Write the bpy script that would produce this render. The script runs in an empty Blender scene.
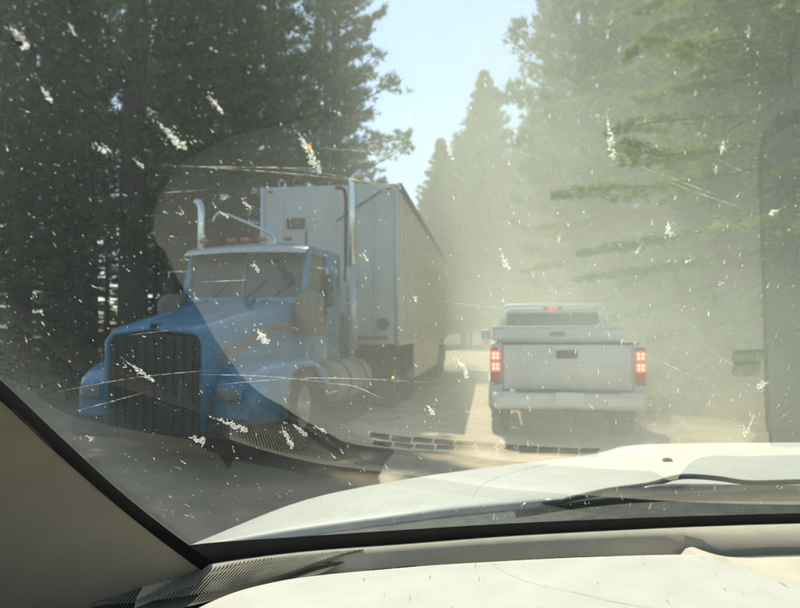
import bpy, bmesh, math, random
import numpy as np
from mathutils import Vector, Matrix

S = bpy.context.scene
COL = S.collection
R = math.radians

# ------------------------------------------------------------------ camera
EYE = Vector((0, 0, 1.5))
FPX, HORIZON = 650.0, 332.0                      # focal length and horizon row, for an 800 x 608 frame
cam_d = bpy.data.cameras.new('camera')
cam = bpy.data.objects.new('camera', cam_d); COL.objects.link(cam)
cam_d.sensor_width = 36.0
cam_d.lens = 36.0 * FPX / 800.0
cam_d.clip_start = 0.02
cam_d.clip_end = 2000
cam.location = EYE
cam.rotation_euler = (R(90) + math.atan((HORIZON - 304) / FPX), 0, 0)
cam_d.dof.use_dof = True
cam_d.dof.focus_distance = 0.85
cam_d.dof.aperture_fstop = 8.5
S.camera = cam

# ------------------------------------------------------------------ light
SUN_AZ, SUN_EL = -22.0, 60.0                     # degrees right of the view axis, above the horizon
W = bpy.data.worlds.new('World'); S.world = W; W.use_nodes = True
wn = W.node_tree.nodes; wl = W.node_tree.links
sky = wn.new('ShaderNodeTexSky'); sky.sky_type = 'NISHITA'; sky.sun_disc = False
sky.sun_elevation = R(SUN_EL); sky.sun_rotation = R(SUN_AZ)
sky.altitude = 1200; sky.air_density = 1.0; sky.dust_density = 1.5
wl.new(sky.outputs[0], wn['Background'].inputs[0]); wn['Background'].inputs[1].default_value = 0.14
sd = bpy.data.lights.new('sun', 'SUN'); sd.energy = 4.5; sd.angle = R(0.5); sd.color = (1.0, 0.95, 0.86)
sun = bpy.data.objects.new('sun', sd); COL.objects.link(sun)
a, e = R(SUN_AZ), R(SUN_EL)
to_sun = Vector((math.sin(a) * math.cos(e), math.cos(a) * math.cos(e), math.sin(e)))
sun.rotation_euler = to_sun.to_track_quat('Z', 'Y').to_euler()
sun.location = to_sun * 60

S.view_settings.view_transform = 'Standard'; S.view_settings.look = 'None'
S.view_settings.gamma = 1.0; S.view_settings.use_curve_mapping = False
S.view_settings.exposure = 0.90
S.render.engine = 'CYCLES'
cy = S.cycles
cy.use_denoising = True
try: cy.denoiser = 'OPENIMAGEDENOISE'
except Exception: pass
cy.max_bounces = 6; cy.transparent_max_bounces = 16; cy.volume_bounces = 1
cy.diffuse_bounces = 2; cy.glossy_bounces = 2; cy.transmission_bounces = 4
cy.volume_step_rate = 2.0; cy.volume_max_steps = 128
cy.caustics_reflective = False; cy.caustics_refractive = False
cy.sample_clamp_indirect = 4.0
cy.use_adaptive_sampling = True; cy.adaptive_threshold = 0.03

# ------------------------------------------------------------------ helpers
def at(x, y, depth):
    return Vector(((x - 400) / FPX * depth, depth, 1.5 + (HORIZON - y) / FPX * depth))
def at_z(x, y, z):
    return at(x, y, (1.5 - z) * FPX / (y - HORIZON))

class MB:
    """collects shapes into one mesh"""
    def __init__(s): s.v = []; s.f = []; s.smooth = []
    def add(s, vs, fs, sm=False):
        o = len(s.v); s.v += [tuple(v) for v in vs]
        for f in fs: s.f.append(tuple(i + o for i in f)); s.smooth.append(sm)
        return s
    def box(s, c, d, rot=None, ch=0.0, taper=1.0):
        cx, cy_, cz = c; hx, hy, hz = d[0] / 2, d[1] / 2, d[2] / 2
        M = rot.to_matrix() if rot is not None else Matrix.Identity(3)
        if ch <= 0:
            vs = []
            for z in (-hz, hz):
                t = taper if z > 0 else 1.0
                vs += [(-hx*t, -hy*t, z), (hx*t, -hy*t, z), (hx*t, hy*t, z), (-hx*t, hy*t, z)]
            fs = [(0,3,2,1), (4,5,6,7), (0,1,5,4), (1,2,6,5), (2,3,7,6), (3,0,4,7)]
        else:
            ch = min(ch, hx*.9, hy*.9, hz*.9)
            bm = bmesh.new(); bmesh.ops.create_cube(bm, size=1)
            for v in bm.verts: v.co = Vector((v.co.x*2*hx, v.co.y*2*hy, v.co.z*2*hz))
            bmesh.ops.bevel(bm, geom=list(bm.edges), offset=ch, segments=2, profile=.5, affect='EDGES')
            vs = []
            for v in bm.verts:
                t = 1 + (taper - 1) * (v.co.z / hz * .5 + .5); vs.append((v.co.x*t, v.co.y*t, v.co.z))
            bm.verts.index_update(); fs = [tuple(v.index for v in f.verts) for f in bm.faces]; bm.free()
        return s.add([M @ Vector(v) + Vector(c) for v in vs], fs, ch > 0)
    def tube(s, pts, r, n=8, caps=True):
        pts = [Vector(p) for p in pts]
        rs = r if isinstance(r, (list, tuple)) else [r] * len(pts)
        vs, fs = [], []; up = None
        for i, p in enumerate(pts):
            d = (pts[min(i+1, len(pts)-1)] - pts[max(i-1, 0)]).normalized()
            if up is None:
                up = Vector((0,0,1)) if abs(d.z) < .9 else Vector((1,0,0))
            x = d.cross(up)
            if x.length < 1e-6: x = d.cross(Vector((0,1,0)))
            x.normalize(); y = x.cross(d).normalized(); up = y
            for k in range(n):
                t = 2*math.pi*k/n; vs.append(p + (x*math.cos(t) + y*math.sin(t)) * rs[i])
        for i in range(len(pts)-1):
            for k in range(n):
                k2 = (k+1) % n; fs.append((i*n+k, i*n+k2, (i+1)*n+k2, (i+1)*n+k))
        if caps:
            fs.append(tuple(range(n))[::-1]); fs.append(tuple((len(pts)-1)*n + k for k in range(n)))
        return s.add(vs, fs, True)
    def lathe(s, c, axis, prof, n=24):
        """prof: (offset along axis, radius)"""
        ax = Vector(axis).normalized(); c = Vector(c)
        x = ax.orthogonal().normalized(); y = ax.cross(x)
        vs, fs = [], []
        for (o, r) in prof:
            for k in range(n):
                t = 2*math.pi*k/n; vs.append(c + ax*o + (x*math.cos(t)+y*math.sin(t))*max(r, 1e-4))
        for i in range(len(prof)-1):
            for k in range(n):
                k2 = (k+1) % n; fs.append((i*n+k, i*n+k2, (i+1)*n+k2, (i+1)*n+k))
        return s.add(vs, fs, True)
    def grid(s, rows, sm=True):
        nr, nc = len(rows), len(rows[0])
        vs = [p for r in rows for p in r]
        fs = [(i*nc+j, i*nc+j+1, (i+1)*nc+j+1, (i+1)*nc+j) for i in range(nr-1) for j in range(nc-1)]
        return s.add(vs, fs, sm)
    def prism(s, poly, vec, sm=False):
        """poly: list of 3d points, extruded by vec"""
        n = len(poly); vec = Vector(vec); poly = [Vector(p) for p in poly]
        return s.add(poly + [p + vec for p in poly],
            [tuple(range(n))[::-1], tuple(range(n, 2*n))] + [(i, (i+1) % n, n+(i+1) % n, n+i) for i in range(n)], sm)
    def mesh(s, name, mat):
        m = bpy.data.meshes.new(name); m.from_pydata([tuple(v) for v in s.v], [], s.f)
        m.polygons.foreach_set('use_smooth', s.smooth)
        if mat: m.materials.append(mat)
        bm = bmesh.new(); bm.from_mesh(m); bmesh.ops.recalc_face_normals(bm, faces=bm.faces); bm.to_mesh(m); bm.free()
        m.update(); return m
    def build(s, name, mat, parent=None):
        o = bpy.data.objects.new(name, s.mesh(name, mat)); COL.objects.link(o)
        if parent: o.parent = parent
        return o

def tri_mesh(name, V, mat, tri=3):
    """V: (n*tri, 3) array, every tri vertices one face"""
    n = len(V) // tri
    m = bpy.data.meshes.new(name)
    m.vertices.add(n*tri); m.vertices.foreach_set('co', V.astype(np.float32).ravel())
    m.loops.add(n*tri); m.loops.foreach_set('vertex_index', np.arange(n*tri, dtype=np.int32))
    m.polygons.add(n); m.polygons.foreach_set('loop_start', np.arange(0, n*tri, tri, dtype=np.int32))
    m.update(calc_edges=True); m.materials.append(mat); return m

def link(name, mesh, parent=None):
    o = bpy.data.objects.new(name, mesh); COL.objects.link(o)
    if parent: o.parent = parent
    return o
def empty(name, loc=(0,0,0), rz=0):
    o = bpy.data.objects.new(name, None); COL.objects.link(o); o.location = loc; o.rotation_euler = (0,0,rz); return o
def tag(o, label=None, cat=None, group=None, kind=None):
    if label: o['label'] = label
    if cat: o['category'] = cat
    if group: o['group'] = group
    if kind: o['kind'] = kind
    return o
def copy_tree(o, parent=None):
    c = o.copy(); COL.objects.link(c); c.parent = parent
    for ch in list(o.children): copy_tree(ch, c)
    return c
def smoothstep(a_, b_, x):
    t = np.clip((x - a_) / (b_ - a_), 0, 1); return t*t*(3-2*t)
def lerp_list(ps, n):
    """resample a polyline of tuples to n points by Catmull-Rom"""
    ps = [np.array(p, float) for p in ps]; P = [2*ps[0]-ps[1]] + ps + [2*ps[-1]-ps[-2]]; out = []
    for i in range(n):
        t = i/(n-1)*(len(ps)-1); k = min(int(t), len(ps)-2); u = t-k
        p0, p1, p2, p3 = P[k], P[k+1], P[k+2], P[k+3]
        out.append(.5*((2*p1)+(-p0+p2)*u+(2*p0-5*p1+4*p2-p3)*u*u+(-p0+3*p1-3*p2+p3)*u**3))
    return out

# ------------------------------------------------------------------ materials
def mat(name, color, rough=.6, metal=0.0, noise=0.0, nscale=8.0, bump=0.0, bscale=60.0, color2=None, coat=0.0, emit=None, estr=0.0, spec=.5, detail=6.0, sheen=0.0, coords='Object'):
    m = bpy.data.materials.new(name); m.use_nodes = True
    n = m.node_tree.nodes; l = m.node_tree.links; b = n['Principled BSDF']
    b.inputs['Base Color'].default_value = (*color, 1); b.inputs['Roughness'].default_value = rough
    b.inputs['Metallic'].default_value = metal; b.inputs['Specular IOR Level'].default_value = spec
    b.inputs['Coat Weight'].default_value = coat
    tc = n.new('ShaderNodeTexCoord')
    if color2 is not None or noise > 0:
        t = n.new('ShaderNodeTexNoise'); t.inputs['Scale'].default_value = nscale; t.inputs['Detail'].default_value = detail
        t.inputs['Roughness'].default_value = .62
        l.new(tc.outputs[coords], t.inputs['Vector'])
        r = n.new('ShaderNodeValToRGB'); c2 = color2 or tuple(c*(1-noise) for c in color)
        r.color_ramp.elements[0].position = .35; r.color_ramp.elements[0].color = (*c2, 1)
        r.color_ramp.elements[1].position = .66; r.color_ramp.elements[1].color = (*color, 1)
        l.new(t.outputs[0], r.inputs[0]); l.new(r.outputs[0], b.inputs['Base Color'])
    if bump > 0:
        t2 = n.new('ShaderNodeTexNoise'); t2.inputs['Scale'].default_value = bscale; t2.inputs['Detail'].default_value = 4
        l.new(tc.outputs[coords], t2.inputs['Vector'])
        bp = n.new('ShaderNodeBump'); bp.inputs['Strength'].default_value = bump; bp.inputs['Distance'].default_value = .01
        l.new(t2.outputs[0], bp.inputs['Height']); l.new(bp.outputs[0], b.inputs['Normal'])
    if emit:
        b.inputs['Emission Color'].default_value = (*emit, 1); b.inputs['Emission Strength'].default_value = estr
    return m

def foliage_mat(name, c_lo, c_hi, trans=.3):
    m = bpy.data.materials.new(name); m.use_nodes = True
    n = m.node_tree.nodes; l = m.node_tree.links; n.remove(n['Principled BSDF']); out = n['Material Output']
    tc = n.new('ShaderNodeTexCoord'); t = n.new('ShaderNodeTexNoise'); t.inputs['Scale'].default_value = .9; t.inputs['Detail'].default_value = 5
    l.new(tc.outputs['Object'], t.inputs['Vector'])
    oi = n.new('ShaderNodeObjectInfo')
    ad = n.new('ShaderNodeMath'); ad.operation = 'MULTIPLY_ADD'; ad.inputs[1].default_value = .22; l.new(oi.outputs['Random'], ad.inputs[0]); l.new(t.outputs[0], ad.inputs[2])
    r = n.new('ShaderNodeValToRGB'); r.color_ramp.elements[0].position = .42; r.color_ramp.elements[0].color = (*c_lo, 1)
    r.color_ramp.elements[1].position = .78; r.color_ramp.elements[1].color = (*c_hi, 1); l.new(ad.outputs[0], r.inputs[0])
    d = n.new('ShaderNodeBsdfDiffuse'); tr = n.new('ShaderNodeBsdfTranslucent'); mx = n.new('ShaderNodeMixShader'); mx.inputs[0].default_value = trans
    l.new(r.outputs[0], d.inputs[0]); l.new(r.outputs[0], tr.inputs[0]); l.new(d.outputs[0], mx.inputs[1]); l.new(tr.outputs[0], mx.inputs[2])
    l.new(mx.outputs[0], out.inputs['Surface']); return m

M = {}
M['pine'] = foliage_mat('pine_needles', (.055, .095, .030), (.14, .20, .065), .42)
M['dark_pine'] = foliage_mat('shade_needles', (.018, .048, .018), (.085, .150, .050), .35)  # darker needle copy, shade of the forest put into the colour
M['fir'] = foliage_mat('fir_needles', (.12, .20, .038), (.25, .35, .080), .5)
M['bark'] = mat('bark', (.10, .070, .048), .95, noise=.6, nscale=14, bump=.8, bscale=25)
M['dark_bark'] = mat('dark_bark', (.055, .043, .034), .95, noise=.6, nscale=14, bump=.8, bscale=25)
M['road'] = mat('dirt_road', (.58, .48, .34), .95, color2=(.36, .285, .19), nscale=1.6, bump=.5, bscale=30, detail=9)
M['ground'] = mat('forest_floor', (.19, .145, .09), .95, color2=(.085, .070, .045), nscale=.9, bump=.6, bscale=12, detail=9)

# the windshield: transparent glass with its mirror reflection and a thin film of road dust
def glass_mat(name, tint, dust, refl):
    m = bpy.data.materials.new(name); m.use_nodes = True
    n = m.node_tree.nodes; l = m.node_tree.links; n.remove(n['Principled BSDF']); out = n['Material Output']
    tr = n.new('ShaderNodeBsdfTransparent'); tr.inputs[0].default_value = (*tint, 1)
    gl = n.new('ShaderNodeBsdfGlossy'); gl.inputs['Roughness'].default_value = .0
    fr = n.new('ShaderNodeFresnel'); fr.inputs[0].default_value = 1.5
    mu = n.new('ShaderNodeMath'); mu.operation = 'MULTIPLY'; mu.inputs[1].default_value = refl; mu.use_clamp = True
    l.new(fr.outputs[0], mu.inputs[0])
    mx = n.new('ShaderNodeMixShader'); l.new(mu.outputs[0], mx.inputs[0]); l.new(tr.outputs[0], mx.inputs[1]); l.new(gl.outputs[0], mx.inputs[2])
    # dust film
    tc = n.new('ShaderNodeTexCoord'); t = n.new('ShaderNodeTexNoise'); t.inputs['Scale'].default_value = 5; t.inputs['Detail'].default_value = 8
    t.inputs['Roughness'].default_value = .7
    l.new(tc.outputs['Object'], t.inputs['Vector'])
    fine = n.new('ShaderNodeTexNoise'); fine.inputs['Scale'].default_value = 420; fine.inputs['Detail'].default_value = 2
    l.new(tc.outputs['Object'], fine.inputs['Vector'])
    mr = n.new('ShaderNodeMapRange'); mr.inputs[1].default_value = .3; mr.inputs[2].default_value = .7; mr.inputs[3].default_value = dust*.5; mr.inputs[4].default_value = dust*1.5
    l.new(t.outputs[0], mr.inputs[0])
    at_ = n.new('ShaderNodeAttribute'); at_.attribute_name = 'dirt'                # unswept dirt outside the wiper's arc
    ad = n.new('ShaderNodeMath'); ad.operation = 'MULTIPLY_ADD'; ad.inputs[1].default_value = .075
    l.new(at_.outputs['Fac'], ad.inputs[0]); l.new(mr.outputs[0], ad.inputs[2])
    mr2 = n.new('ShaderNodeMapRange'); mr2.inputs[1].default_value = .35; mr2.inputs[2].default_value = .7; mr2.inputs[3].default_value = .4; mr2.inputs[4].default_value = 1.7
    l.new(fine.outputs[0], mr2.inputs[0])
    pr = n.new('ShaderNodeMath'); pr.operation = 'MULTIPLY'; l.new(ad.outputs[0], pr.inputs[0]); l.new(mr2.outputs[0], pr.inputs[1])
    df = n.new('ShaderNodeBsdfDiffuse'); df.inputs[0].default_value = (.58, .60, .54, 1)
    tl = n.new('ShaderNodeBsdfTranslucent'); tl.inputs[0].default_value = (.58, .62, .56, 1)
    dm = n.new('ShaderNodeMixShader'); dm.inputs[0].default_value = .5; l.new(df.outputs[0], dm.inputs[1]); l.new(tl.outputs[0], dm.inputs[2])
    fm = n.new('ShaderNodeMixShader'); l.new(pr.outputs[0], fm.inputs[0]); l.new(mx.outputs[0], fm.inputs[1]); l.new(dm.outputs[0], fm.inputs[2])
    l.new(fm.outputs[0], out.inputs['Surface']); return m
M['windshield'] = glass_mat('windshield_glass', (.88, .93, .84), .016, 1.9)

# ------------------------------------------------------------------ the ground and the road
RD = Vector((math.sin(R(7.8)), math.cos(R(7.8))))
def road_x(y):
    y = np.asarray(y, float)
    return .55 + (y - 9) * .137 + np.where(y > 38, (np.maximum(y-38, 0))**2 * .006, 0.0)
ROAD_HW = 4.6
_rs = np.random.RandomState(5)
_ph = _rs.rand(12, 3) * 6.28
def bumps(x, y):
    z = 0
    for k in range(12):
        fx, fy = .12*(1+k*.55)*math.cos(_ph[k,0]), .12*(1+k*.55)*math.sin(_ph[k,0])
        z = z + np.sin(x*fx*3 + y*fy*3 + _ph[k,1]) / (1+k*.8)
    return z
def ground_z(x, y):
    off = np.abs(x - road_x(y)); s = np.sign(x - road_x(y))
    out = np.maximum(off - ROAD_HW, 0)
    z = smoothstep(0, 5, out) * np.where(s > 0, .55, -.15) + bumps(x, y) * .10 * smoothstep(0, 4, out) + np.minimum(np.maximum(out-12, 0)*.09, 4.0)
    return z
def heightfield(name, xs, ys, fn, m, dz=0):
    X, Y = np.meshgrid(xs, ys); Z = fn(X, Y) + dz
    rows = [[(X[i,j], Y[i,j], Z[i,j]) for j in range(len(xs))] for i in range(len(ys))]
    return MB().grid(rows).build(name, m)
gx = np.concatenate([np.linspace(-500, -60, 12), np.linspace(-55, 60, 90), np.linspace(66, 500, 12)])
gy = np.concatenate([np.linspace(-80, -12, 8), np.linspace(-10, 90, 110), np.linspace(100, 700, 12)])
g = heightfield('ground', gx, gy, ground_z, M['ground']); tag(g, kind='structure')
rows = []
for y in np.linspace(-12, 95, 160):
    cx = float(road_x(y)); row = []
    for t in np.linspace(-1, 1, 29):
        w = (ROAD_HW if t > 0 else np.interp(y, [-12, 7, 12, 18, 30, 60], [.2, .6, 1.6, 2.2, 3.4, 4.4])) + .3*math.sin(y*.7) + .2*math.sin(y*1.9+1)  # left edge pulled in near the camera, dark floor stands for shade
        x = cx + t*w
        rut = -.035*math.exp(-((abs(t*w)-.95-(.0 if t > 0 else .0))/.28)**2) - .03*math.exp(-((abs(t*w)-2.9)/.3)**2)
        edge = smoothstep(.9, 1.0, abs(t))
        row.append((x, y, .03 + rut*.6 + .012*math.sin(x*5+y*2.3) * math.sin(y*3.1) - .05*edge))
    rows.append(row)
rd = MB().grid(rows).build('road', M['road']); tag(rd, kind='structure')

# ------------------------------------------------------------------ own vehicle (the camera sits inside it)
M['white_paint'] = mat('white_paint', (.57, .56, .50), .5, noise=.10, nscale=9, coat=.1, bump=.02, bscale=300)
M['dash'] = mat('dash_plastic', (.44, .425, .385), .75, color2=(.40, .38, .335), nscale=14, bump=.12, bscale=900)
M['dash_lip'] = mat('dirty_dash_plastic', (.48, .435, .335), .8, color2=(.42, .37, .275), nscale=16, bump=.12, bscale=700)
M['slot'] = mat('black_vent', (.012, .012, .012), .8)
M['rubber'] = mat('black_rubber', (.004, .004, .004), .9, spec=.05)
M['trim'] = mat('pillar_trim', (.31, .275, .21), .85, noise=.1, nscale=20, bump=.15, bscale=1200)
M['tray'] = mat('grey_tray', (.15, .15, .135), .7)
M['ribbed_dark'] = mat('ribbed_groove_shade', (.09, .08, .06), .9)
M['blocker_dark'] = mat('blocker_plastic', (.045, .045, .04), .9)
M['ribbed'] = mat('ribbed_plastic', (.26, .235, .18), .85, noise=.3, nscale=30)
M['cowl'] = mat('dusty_cowl', (.12, .125, .105), .85, noise=.4, nscale=30, bump=.2, bscale=200)
M['wiper'] = mat('dusty_wiper', (.10, .10, .088), .7, noise=.3, nscale=60)
M['wiper_dark'] = mat('wiper_shield', (.045, .047, .04), .85)
M['clip_highlight'] = mat('wiper_clip_and_highlight', (.55, .56, .54), .35, metal=.5)  # for the wiper clip, and for highlights shaped as pale tubes
M['splat'] = mat('insect_splat', (.80, .80, .74), .8, color2=(.60, .58, .48), nscale=160)
def film_mat(name, c1, c2, scale, a0=.35, a1=1.0):
    m = bpy.data.materials.new(name); m.use_nodes = True
    n = m.node_tree.nodes; l = m.node_tree.links; n.remove(n['Principled BSDF'])
    tc = n.new('ShaderNodeTexCoord'); t = n.new('ShaderNodeTexNoise'); t.inputs['Scale'].default_value = scale; l.new(tc.outputs['Object'], t.inputs['Vector'])
    r = n.new('ShaderNodeValToRGB'); r.color_ramp.elements[0].position = .4; r.color_ramp.elements[0].color = (*c2, 1); r.color_ramp.elements[1].position = .6; r.color_ramp.elements[1].color = (*c1, 1)
    l.new(t.outputs[0], r.inputs[0])
    d = n.new('ShaderNodeBsdfDiffuse'); tr = n.new('ShaderNodeBsdfTranslucent'); mx = n.new('ShaderNodeMixShader'); mx.inputs[0].default_value = .75
    l.new(r.outputs[0], d.inputs[0]); l.new(r.outputs[0], tr.inputs[0]); l.new(d.outputs[0], mx.inputs[1]); l.new(tr.outputs[0], mx.inputs[2])
    tp = n.new('ShaderNodeBsdfTransparent'); m2 = n.new('ShaderNodeMixShader'); mr = n.new('ShaderNodeMapRange')
    t2 = n.new('ShaderNodeTexNoise'); t2.inputs['Scale'].default_value = scale*2.2; l.new(tc.outputs['Object'], t2.inputs['Vector'])
    mr.inputs[1].default_value = .35; mr.inputs[2].default_value = .6; mr.inputs[3].default_value = a0; mr.inputs[4].default_value = a1
    l.new(t2.outputs[0], mr.inputs[0]); l.new(mr.outputs[0], m2.inputs[0]); l.new(tp.outputs[0], m2.inputs[1]); l.new(mx.outputs[0], m2.inputs[2])
    l.new(m2.outputs[0], n['Material Output'].inputs['Surface']); return m
M['splat'] = film_mat('insect_splat', (.76, .77, .70), (.50, .48, .40), 230, .03, .85)
M['yolk'] = film_mat('insect_yolk', (.85, .50, .06), (.75, .4, .05), 90)
M['redspot'] = mat('insect_blood', (.20, .025, .012), .6)
M['scratch'] = film_mat('dried_scratch', (.50, .47, .36), (.38, .36, .28), 90, .12, .7)
M['crack'] = film_mat('glass_crack', (.22, .25, .34), (.16, .18, .24), 60, .08, .35)
M['headliner'] = mat('headliner', (.26, .235, .18), .95)
M['door_panel'] = mat('door_panel', (.07, .065, .055), .8)

car = empty('car', (0, 0, 0))
tag(car, 'white vehicle seen from inside: cream dashboard, dirty cracked windshield and white hood', 'car')
TH, PSI = R(33), R(-3)
GN = Vector((math.sin(PSI)*math.sin(TH), math.cos(PSI)*math.sin(TH), math.cos(TH)))     # glass normal, outward
GB = Vector((0, 1.235, 1.14)); GE = Vector((math.cos(PSI), -math.sin(PSI), 0)); GU = GE.cross(GN) * -1
if GU.z < 0: GU = -GU
def glass_pt(x, y, off=0.0):
    d = Vector(((x-400)/FPX, 1, (HORIZON-y)/FPX)); t = (GB - EYE).dot(GN) / d.dot(GN)
    return EYE + d*t + GN*off
def glass_ab(p): q = p - GB; return q.dot(GE), q.dot(GU)
def glass_at(a_, b_, off=0.0): return GB + GE*a_ + GU*b_ + GN*off

# windshield sheet, trapezoid with slightly bowed sides; faces the cabin
AC = .42                                             # the vehicle's centre line on the glass
half = lambda b_: 1.02 - .16*b_
rows = []
for b_ in np.linspace(-.16, 1.26, 90):
    rows.append([glass_at(AC + half(b_)*t, b_) for t in np.linspace(-1, 1, 130)])
ws = MB().grid(rows).build('windshield', M['windshield'], car)
me = ws.data
if me.polygons[0].normal.dot(GN) > 0: me.flip_normals()
me.update()
dirt = me.attributes.new('dirt', 'FLOAT', 'POINT')
for k, v in enumerate(me.vertices):
    dx, dy, dz_ = v.co - EYE
    if dy < .05: continue
    px_, py_ = 400 + FPX*dx/dy, HORIZON - FPX*dz_/dy
    e_ = np.interp(px_, [-260, -120, 0, 60, 130, 198, 260], [150, 275, 378, 433, 495, 546, 600])        # pillar edge
    near = smoothstep(95, 10, e_ - py_) * .8
    arc = np.interp(px_, [60, 130, 200, 270, 340, 420, 480, 530, 560], [515, 501, 491, 483, 480, 485, 497, 512, 530])
    low = float(smoothstep(-4, 3, py_ - arc)) * (1 if px_ < 560 else 0) * .5
    dirt.data[k].value = max(float(near), low)

# seal along the foot of the glass and up the left pillar
def strip(mb, px, mk, n=40):
    """px: list of (x, y, depth or z) columns already as point pairs; builds a ribbon"""
    mb.grid([[p, q] for p, q in px])
base_hi = lerp_list([(150,553), (198,541), (300,533.5), (400,527), (500,521), (600,516.5), (700,513), (800,510.5), (900,509.5), (1000,510.5), (1200,522), (1400,545)], 60)
base_lo = lerp_list([(150,576), (205,561), (300,548), (400,540.5), (500,533), (600,527.5), (700,523), (800,520), (900,518.5), (1000,519.5), (1200,531), (1400,556)], 60)
ZL = 1.14
mb = MB(); P_lo, P_hi, P_back = [], [], []
for lo, hi in zip(base_lo, base_hi):
    p = at_z(lo[0], lo[1], ZL); d = p.y
    q = at(hi[0], hi[1], d + .012); P_lo.append(p); P_hi.append(q); P_back.append(q + Vector((0, .03, -.05)))
mb.grid([[a_, b_, c_] for a_, b_, c_ in zip(P_lo, P_hi, P_back)])
mb.build('lower_seal', M['rubber'], car)

# A pillar: black rubber edge and beige trim, following the sloping glass edge
pil_in = lerp_list([(-260,150), (-120,275), (0,378), (60,433), (130,495), (198,546), (225,562)], 26)
pil_out = lerp_list([(-270,172), (-128,295), (0,398), (60,452), (130,511), (190,556), (215,572)], 26)
mb = MB(); rows = []
trim_rows = []
for i, (pi_, po) in enumerate(zip(pil_in, pil_out)):
    t = i/25; dep = .50 + .56*t
    a_ = at(pi_[0], pi_[1], dep + .012); b_ = at(po[0], po[1], dep)
    rows.append([a_ + Vector((-.02, .04, -.01)), a_, b_])
    c1 = at(po[0]-55, po[1]+42, dep - .015); c2 = at(po[0]-150, po[1]+120, dep - .05); c3 = at(po[0]-330, po[1]+270, dep - .09); c4 = at(po[0]-640, po[1]+480, dep-.10)
    trim_rows.append([b_ + Vector((0, .004, 0)), c1, c2, c3, c4, c4 + Vector((-.12, .1, -.05))])
mb.grid(rows); mb.build('pillar_seal', M['rubber'], car)
MB().grid(trim_rows).build('pillar_trim', M['trim'], car)
op = []
for i, po in enumerate(pil_out):
    dep = .50 + .56*i/25
    op.append([at(po[0]-4, po[1]+5, dep+.03), at(po[0]-40, po[1]+36, dep+.10), at(po[0]-160, po[1]+120, dep+.10), at(po[0]-300, po[1]+190, dep+.02)])
MB().grid(op).build('pillar_blocker', M['blocker_dark'], car)  # unseen dark sheet added outside the pillar to shade the trim
# dotted edge of the black glass band
mb = MB(); dots = lerp_list([(-60,325), (0,376), (60,431), (130,493), (196,543)], 260)
for k, c in enumerate(dots):
    t0 = np.array(dots[min(k+1, len(dots)-1)]) - np.array(dots[max(k-1, 0)]); t0 /= np.linalg.norm(t0); nn = np.array((t0[1], -t0[0]))
    for row in range(4):
        if (k + row) % 2: continue
        r_ = (.62, .52, .42, .32)[row]; q = np.array(c) + nn*(.8 + row*1.5)
        dd = .50 + .56*np.interp(q[0], [-260, 225], [0, 1]) + .012
        mb.add([at(q[0], q[1]-r_, dd), at(q[0]+r_, q[1], dd), at(q[0], q[1]+r_, dd), at(q[0]-r_, q[1], dd)], [(0,1,2,3)])
o = mb.build('frit_dots', M['rubber'], car)

# dashboard: the sunlit pad, the vent trough, the dirty lip towards the glass
ZP = 1.13
edge = lerp_list([(60,690), (190,608), (275,577), (400,563), (500,556.5), (600,552), (693,550.5), (720,558), (773,573.5), (850,573), (1000,573), (1250,585)], 90)
E3 = [at_z(p[0], p[1], ZP) for p in edge]
def glass_inv(x, y, z=ZP):
    # where on the dash the eye looks, by way of the glass
    d = Vector(((x-400)/FPX, 1, (HORIZON-y)/FPX)); q = EYE + d*((GB-EYE).dot(GN)/d.dot(GN)); r_ = d - GN*(2*d.dot(GN)); return q + r_*((z-q.z)/r_.z)
back = [glass_inv(*p) for p in ((160,250), (168,205), (192,166), (244,138), (330,118), (430,108), (600,95), (800,85), (1100,85))]
def back_y(x): return float(np.interp(x, [b.x for b in back], [b.y for b in back]))
dash = MB()
rows = []
for p in E3:
    row = [p + Vector((0, -.001, -.03)), p + Vector((0, 0, -.004)), p + Vector((0, -.004, 0))]
    for k, s in enumerate((.03, .1, .25, .5, .8, 1.0)):
        y = p.y - (p.y - min(back_y(p.x), p.y-.02))*s
        bow = .012*math.sin(s*3.1)
        x = p.x + (-.03*s if p.x < 0 else 0)
        row.append(Vector((x, y, ZP + bow*.6 - (.02 if s == 1 else 0))))
    yb_ = row[-1].y; row.append(Vector((row[-1].x, yb_-.015, ZP - .10))); row.append(Vector((row[-1].x, yb_+.03, ZP - .45)))
    rows.append(row)
pad = dash.grid(rows).build('dashboard', M['dash'], car)
# the pad's front slope, falling away towards the glass and out of direct sight
ZF = 1.100
Fd = [glass_inv(p[0], p[1], ZF) for p in lerp_list([(158,258), (200,310), (250,368), (290,412), (315,434), (345,445), (400,449), (470,449), (540,448), (600,446), (650,437), (700,414), (735,398), (800,394), (1000,394), (1200,400)], 400)]
F3, rows = [], []
for p in E3:
    q = min(Fd, key=lambda w: (w.x-p.x)**2 + (w.y-p.y)**2)
    g_ = .006 if p.x < -.12 or p.x > .49 else .042
    if q.y < p.y + g_: q = Vector((q.x, p.y + g_, q.z))
    F3.append(q); m_ = p.lerp(q, .5)
    rows.append([p + Vector((0, -.003, -.001)), m_, q, q + Vector((0, .001, -.03))])
n_ = next(k for k, p in enumerate(E3) if p.x > .50)
MB().grid(rows[:n_+1]).build('pad_front', M['dash'], pad)
MB().grid(rows[n_:]).build('pad_front', M['dash_lip'], pad)
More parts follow.
